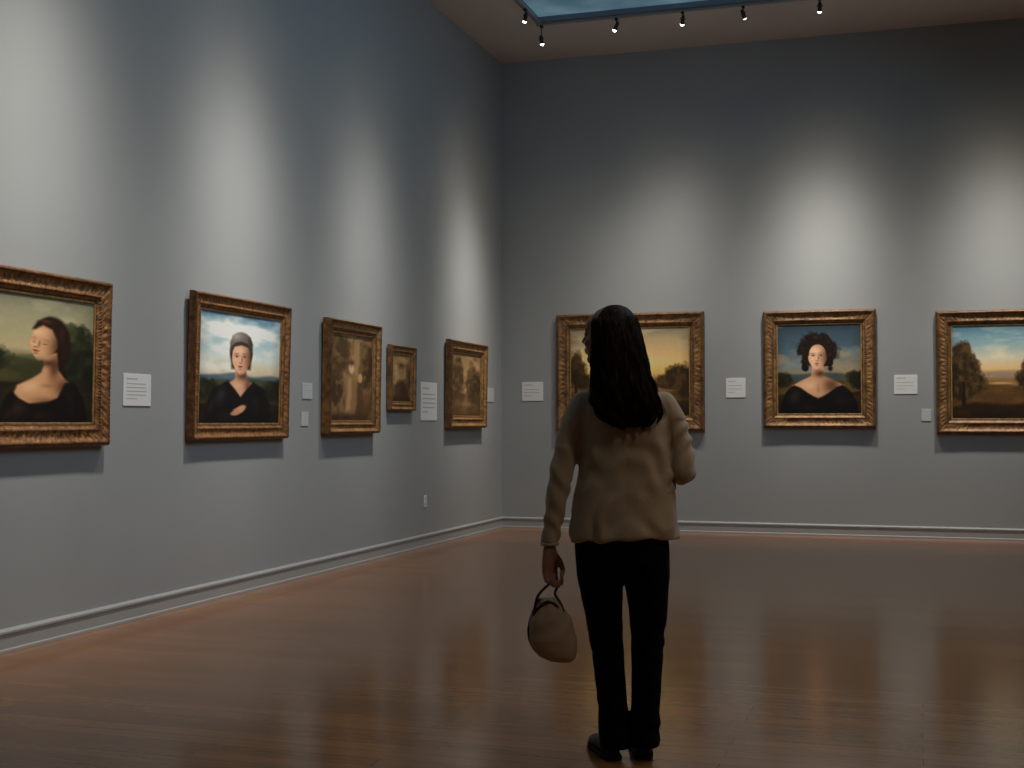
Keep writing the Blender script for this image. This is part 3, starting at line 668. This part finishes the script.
B.loft([(-.01, 0, .80, .15, .1), (-.01, 0, .9, .16, .105), (-.01, 0, 1.02, .13, .09), (-.005, 0, 1.18, .145, .1), (-.01, 0, 1.3, .15, .09), (-.015, 0, 1.345, .11, .07), (-.02, 0, 1.37, .06, .05)])
B.chain([(-.15, 0, 1.315, .04), (-.205, -.002, 1.2, .036), (-.237, -.01, 1.06, .032), (-.26, -.004, .92, .027), (-.281, 0, .785, .023), (-.281, 0, .765, .0225)])
B.chain([(.13, 0, 1.315, .04), (.18, -.01, 1.2, .036), (.212, -.03, 1.055, .032), (.165, .09, 1.08, .028), (.12, .215, 1.105, .0225)])
B.chain([(-.085, 0, .8, .08), (-.085, 0, .6, .066), (-.07, .0, .43, .048), (-.055, -.01, .28, .044), (-.043, -.005, .09, .032)])
B.chain([(.07, 0, .8, .08), (.08, 0, .6, .066), (.08, .0, .43, .048), (.073, -.01, .28, .044), (.069, -.005, .09, .032)])
def footdir(s): return Vector((-.22, .975, 0)).normalized() if s < 0 else Vector((.02, 1, 0)).normalized()
HEEL = {-1: Vector((-.046, -.055, 0)), 1: Vector((.064, -.040, 0))}
for s in (-1, 1):
    d = footdir(s); h = HEEL[s]
    B.chain([(*(h+d*.03+Vector((0, 0, .045))), .022), (*(h+d*.13+Vector((0, 0, .035))), .024), (*(h+d*.2+Vector((0, 0, .028))), .015)])
def hand(W, d, a, n_):
    W = Vector(W); d = Vector(d).normalized(); n_ = Vector(n_).normalized(); a = Vector(a).normalized()
    offs = [(-.030, .98), (-.010, 1.08), (.010, 1.0), (.028, .82)]
    for o, l in offs:
        bs = W+d*(.088-.004*abs(o)/.03)+a*o
        B.chain([(*(W+a*o*.45), .017), (*(W+d*.045+a*o*.85), .014), (*bs, .0105)])
        j1 = bs+d*.034*l+n_*.008; j2 = j1+d*.010*l+n_*.024*l; j3 = j2-d*.018*l+n_*.003
        B.chain([(*bs, .0098), (*j1, .0088), (*j2, .0080), (*j3, .0072)])
    B.chain([(*(W+d*.015+a*-.014+n_*.006), .015), (*(W+d*.045+a*-.036+n_*.018), .0125), (*(W+d*.075+a*-.036+n_*.034), .0098), (*(W+d*.097+a*-.018+n_*.042), .0082)])
HW = Vector((-.281, 0, .765)); nL = Vector((.74, -.67, 0)).normalized(); aL = Vector((-.67, -.74, 0)).normalized()
hand(HW, (0, 0, -1), aL, nL)
dR = Vector((-.35, .92, .15)).normalized(); nR = Vector((-.9, -.35, 0)).normalized(); aR = Vector((0, .1, -1))
hand((.12, .215, 1.105), dR, aR, nR)
me = bake(B, .004, 3, .5)
body = put('body', me, skin, person); me.materials.append(lipm); me.materials.append(eyem)
eyes = [hp(-.03, .084, .004), hp(.03, .084, .004)]; lip = hp(0, .088, -.06); LI = HM.inverted()
mi = np.zeros(len(me.polygons), dtype=np.int32)
for pl in me.polygons:
    c = pl.center
    if c.z < 1.42: continue
    for e in eyes:
        v = LI @ (c-e)
        if abs(v.x) < .011 and abs(v.z) < .005 and v.y > -.02: mi[pl.index] = 2
    v = LI @ (c-lip)
    if abs(v.x) < .021 and abs(v.z) < .010 and v.y > -.01: mi[pl.index] = 1
me.polygons.foreach_set('material_index', mi)

# sweater
S = MB()
S.loft([(-.003, 0, .803, .202, .128), (-.003, 0, .812, .208, .133), (-.004, 0, .87, .203, .131), (-.002, 0, .95, .191, .123), (0, 0, 1.05, .175, .116), (0, -.002, 1.15, .167, .115), (-.002, -.005, 1.23, .168, .115), (-.006, -.006, 1.290, .168, .105), (-.01, -.005, 1.335, .145, .090), (-.016, -.004, 1.375, .105, .076), (-.024, -.003, 1.405, .066, .064), (-.026, -.003, 1.422, .061, .06)], 56, 2.1)
S.chain([(-.155, -.003, 1.300, .056), (-.186, -.002, 1.24, .054), (-.211, -.004, 1.16, .049), (-.235, -.01, 1.06, .045), (-.257, -.004, .93, .040), (-.274, 0, .83, .036)])
S.cyl((-.274, 0, .83), (-.281, 0, .785), .036, .034)
S.chain([(.138, -.003, 1.300, .056), (.173, -.004, 1.24, .054), (.202, -.012, 1.15, .049), (.217, -.030, 1.052, .046), (.165, .08, 1.078, .039), (.13, .18, 1.1, .034)])
me = bake(S, .006, 8, .5)
def sw(c):
    x, y, z = c
    v = .0035*mnoise.noise(Vector((x*8, y*8, z*4)))+.0020*mnoise.noise(Vector((x*18+5, y*18, z*9)))
    w_ = mnoise.noise(Vector((x*7, y*7, z*7)))
    if x < -.2: v += .0030*math.sin(z*60+x*90+7*w_)*(1 if z < 1.15 else .3)
    if x > .15 and .98 < z < 1.25: v += .0045*math.sin(z*58-x*70+6*w_)
    if z < 1.02 and -.2 < x < .2: v += .0065*math.sin(x*30+7*w_+2)*(1.02-z)/.22
    if -.17 < x < .17 and y < 0:
        v += .0060*math.sin((z+x*.8)*26+5*w_)*max(0, (1.0-abs(z-1.12)*4))*(1 if x > 0 else .6)
        v += .0045*math.sin((z-x*1.2)*30+4*w_)*max(0, (1.0-abs(z-.99)*5))
    return v
def hemz(c):
    x, y, z = c
    return (.006*math.sin(x*17+1)+.004*mnoise.noise(Vector((x*12, y*12, 0))))*max(0, 1-(z-.80)/.12) if (z < .92 and abs(x) < .215) else 0
displace(me, sw, hemz)
put('sweater', me, swm, person)
def band(cx, cy, z0, z1, rx, ry, e=2.2, n=56):
    q = MB(); q.loft([(cx, cy, z0, rx-.006, ry-.006), (cx, cy, z0+.002, rx, ry), (cx, cy, (z0+z1)/2, rx+.001, ry+.001), (cx, cy, z1-.002, rx, ry), (cx, cy, z1, rx-.006, ry-.006)], n, e); return q
band(-.2812, 0, .779, .793, .0335, .0335, 2, 28).build('cuff', swm, person)
# trousers
Tm = MB()
Tm.loft([(-.01, 0, .9, .15, .1), (-.012, 0, .84, .170, .116), (-.012, 0, .78, .176, .122), (-.012, -.004, .73, .174, .120), (-.01, 0, .69, .160, .1)], 48)
Tm.loft([(-.097, 0, .78, .087, .105), (-.096, -.004, .72, .089, .105), (-.092, 0, .64, .083, .094), (-.084, .003, .55, .073, .081), (-.072, .002, .45, .062, .068), (-.061, -.004, .33, .057, .064), (-.050, -.006, .2, .055, .064), (-.043, -.006, .1, .056, .066), (-.041, -.004, .040, .058, .07)], 40)
Tm.loft([(.075, 0, .78, .087, .105), (.076, -.004, .72, .089, .105), (.080, 0, .64, .083, .094), (.084, .003, .55, .073, .081), (.082, .002, .45, .062, .068), (.078, -.004, .33, .057, .064), (.074, -.006, .2, .054, .064), (.070, -.006, .1, .055, .066), (.068, -.004, .045, .056, .07)], 40)
me = bake(Tm, .005, 3, .5)
def tf(c):
    x, y, z = c; s = -1 if x < .005 else 1
    k = 1 if (z < .2 or .38 < z < .52) else .35
    inner = min(1, abs(x-.008)/.04)
    return inner*(.002*mnoise.noise(Vector((x*14, y*14, z*6)))+k*.0025*math.sin(z*60+s*2+x*30+4*mnoise.noise(Vector((x*9, y*9, z*9)))))
displace(me, tf); put('trousers', me, trm, person)
# shoes
for s in (-1, 1):
    d = footdir(s); h = HEEL[s]; wv = Vector((d.y, -d.x, 0))
    st = [(0, .018, .055), (.012, .028, .075), (.05, .034, .085), (.085, .035, .078), (.12, .038, .062), (.16, .043, .05), (.2, .043, .042), (.23, .034, .034), (.248, .018, .024)]
    rs = []
    for t_, wd, ht in st:
        ring = []
        for k in range(28):
            a = 2*PI*k/28; ca, sa = math.cos(a), math.sin(a)
            x = wd*math.copysign(abs(ca)**.7, ca); z = .014+ht*(.5+.5*math.copysign(abs(sa)**.8, sa))
            x *= 1-.25*max(0, sa)
            ring.append(h+d*t_+wv*x+Vector((0, 0, z)))
        rs.append(ring)
    q = MB(); q.rings(rs); so = q.build('shoe', shm, person); sb = so.modifiers.new('s', 'SUBSURF'); sb.levels = 1; sb.render_levels = 1
    ol = [(t_, wd+.003) for t_, wd, ht in st]; pts = [h+d*(t_-.003 if t_ < .1 else t_+.003)+wv*w_ for t_, w_ in ol]+[h+d*(t_-.003 if t_ < .1 else t_+.003)-wv*w_ for t_, w_ in reversed(ol)]
    q = MB(); q.rings([[p+Vector((0, 0, z)) for p in pts] for z in (0.001, .018)]); q.build('sole', solem, so, smooth=False, bevel=.003)
# hair
Hh = MB()
Hh.ell(hp(0, -.030, .036), (.086, .087, .086), HM); Hh.ell(hp(0, -.05, .02), (.084, .07, .08), HM)
hr = [(-.038, -.024, 1.60, .086, .084), (-.031, -.036, 1.55, .094, .088), (-.027, -.050, 1.49, .098, .084), (-.022, -.066, 1.43, .104, .074), (-.015, -.084, 1.37, .111, .064), (-.007, -.103, 1.31, .116, .052), (.001, -.118, 1.27, .114, .040), (.008, -.125, 1.245, .102, .028), (.014, -.129, 1.228, .080, .018), (.018, -.130, 1.216, .050, .010)]
Hh.loft(hr, 48)
me = bake(Hh, .006, 12, .6)
def wave(a, z): return math.sin(z*36+a*2.2)*.5+math.sin(z*55-a*3.1)*.3
def hf(c):
    x, y, z = c; a = math.atan2(y+.03, x+.01)
    w_ = mnoise.noise(Vector((x*7, y*7, z*7)))
    k = min(1, max(.2, (1.56-z)/.12))
    return k*(.0020*math.sin(a*19+z*30+w_*5)+.004*wave(a*3, z)+.008*w_+.008*mnoise.noise(Vector((x*13+3, y*13, z*17))))-.003
displace(me, hf)
st = MB(); rs_ = random.Random(5); zz = [r_[2] for r_ in hr][::-1]
cols = [[r_[j] for r_ in hr][::-1] for j in range(5)]
for i in range(1700):
    ph = rs_.uniform(-PI*1.06, PI*.10)
    fly = rs_.random() < .16
    lock_ = round(ph*6)/6                                   # locks that travel together
    zs0 = rs_.uniform(1.46, 1.63); edge = abs(math.cos(ph))
    z1_ = max(1.238+.034*edge**3+.020*math.sin(lock_*23)+rs_.gauss(0, .010), 1.198)
    f_ = 40+6*math.sin(lock_*31); o_ = lock_*9+rs_.uniform(-.5, .5); wv_ = .0065+.003*math.sin(lock_*17)+(.004 if fly else 0)
    pts = []; rr = []; N = 20; out = rs_.uniform(.95, 1.02); flare = .05*math.sin(lock_*13)+rs_.uniform(-.02, .03)+(.06 if fly else 0)
    for k in range(N):
        u_ = k/(N-1); z = zs0+(z1_-zs0)*u_
        g = lambda j: float(np.interp(z, zz, cols[j]))
        rx, ry = max(g(3), .085), max(g(4), .020)
        if z > 1.60: rx *= math.sqrt(max(.2, 1-((z-1.60)/.075)**2)); ry *= math.sqrt(max(.2, 1-((z-1.60)/.075)**2))
        p_ = ph+.07*math.sin(z*22+lock_*7)*min(1, u_*2); amp = wv_*(.15+.95*u_)
        x = g(0)+rx*(out+flare*u_)*math.cos(p_)+amp*math.sin(z*f_+o_); y = g(1)+ry*(out+flare*u_)*math.sin(p_)+.8*amp*math.cos(z*f_+o_)-.003
        pts.append((x, y, z)); rr.append((.0010 if fly else .0021)*(1-.75*u_) if k else .0005)
    st.tube(pts, rr, 4)
bm = bmesh.new(); bm.from_mesh(me); m2 = st.mesh('t'); bm.from_mesh(m2); bm.to_mesh(me); bm.free()
me.polygons.foreach_set('use_smooth', [True]*len(me.polygons))
put('hair', me, hairm, person)

# ------------------------------------------------------------------ handbag
hk = HW+Vector((0, 0, -.088-.028))+nL*.022
bag = thing('handbag', 'beige rounded handbag with dark strap hanging tilted from the woman\'s left hand', 'bag', (ppos.x, ppos.y, 0), (0, 0, YAW))
bagm = mat('tan_leather', (.47, .35, .225, 1), .65, noise=8, col2=(.55, .42, .28, 1), bump=.2, bscale=140, spec=.2)
strapm = mat('dark_strap', (.018, .012, .009, 1), .5)
by = hk.y
br_ = [(-.236, .352, .022, .016), (-.241, .357, .044, .030), (-.251, .374, .066, .042), (-.262, .402, .082, .050), (-.271, .437, .090, .053), (-.275, .472, .089, .050), (-.277, .507, .080, .044), (-.281, .535, .066, .036), (-.286, .558, .050, .028), (-.290, .576, .036, .021), (-.292, .588, .024, .014)]
q = MB(); q.loft([(a, by, z, rx, ry) for a, z, rx, ry in br_], 44, 2.2)
me = bake(q, .0045, 4, .5)
def bf(c):
    x, y, z = c
    w_ = mnoise.noise(Vector((x*10, y*10, z*8)))
    v = .004*w_
    if z > .48:
        ang = math.atan2(y-by, (x+.288)*.6)
        v += .0025*math.sin(ang*7+2*w_+z*8)*min(1, (z-.48)/.08)
    v += .0028*math.sin((z*.9-x)*40+4*w_)*max(0, 1-abs(z-.46)*7)
    return v
displace(me, bf); bb = put('bag_body', me, bagm, bag)
q = MB(); pts = [(a-rx*.97, by-.006, z) for a, z, rx, ry in reversed(br_[2:])]
q.tube(pts, .0045, 6); q.build('piping', strapm, bb)
q = MB(); pts = [(-.345, by-.020, .528), (-.330, by-.026, .548), (-.310, by-.027, .567), (-.290, by-.024, .577), (-.268, by-.024, .572), (-.248, by-.026, .556)]
q.tube(pts, [.002, .0055, .0065, .0065, .0055, .002], 8); q.build('zip_opening', strapm, bb)
q = MB()
e1 = hk-aL*.03; e2 = hk+aL*.03
hkp = [(-.340, by-.016, .520), (-.338, by-.018, .548), (-.324, by-.018, .60), tuple(e2+Vector((0, 0, -.008))), tuple(hk), tuple(e1+Vector((0, 0, -.008))), (-.262, by+.002, .605), (-.243, by-.010, .572), (-.230, by-.020, .540)]
P_ = [Vector(p) for p in hkp]; sm = []
for i in range(len(P_)-1):
    p0, p1, p2, p3 = P_[max(i-1, 0)], P_[i], P_[i+1], P_[min(i+2, len(P_)-1)]
    for k in range(6):
        t_ = k/6; sm.append(.5*((2*p1)+(-p0+p2)*t_+(2*p0-5*p1+4*p2-p3)*t_*t_+(-p0+3*p1-3*p2+p3)*t_**3))
sm.append(P_[-1]); q.tube(sm, .0052, 8); q.build('handle', strapm, bag)
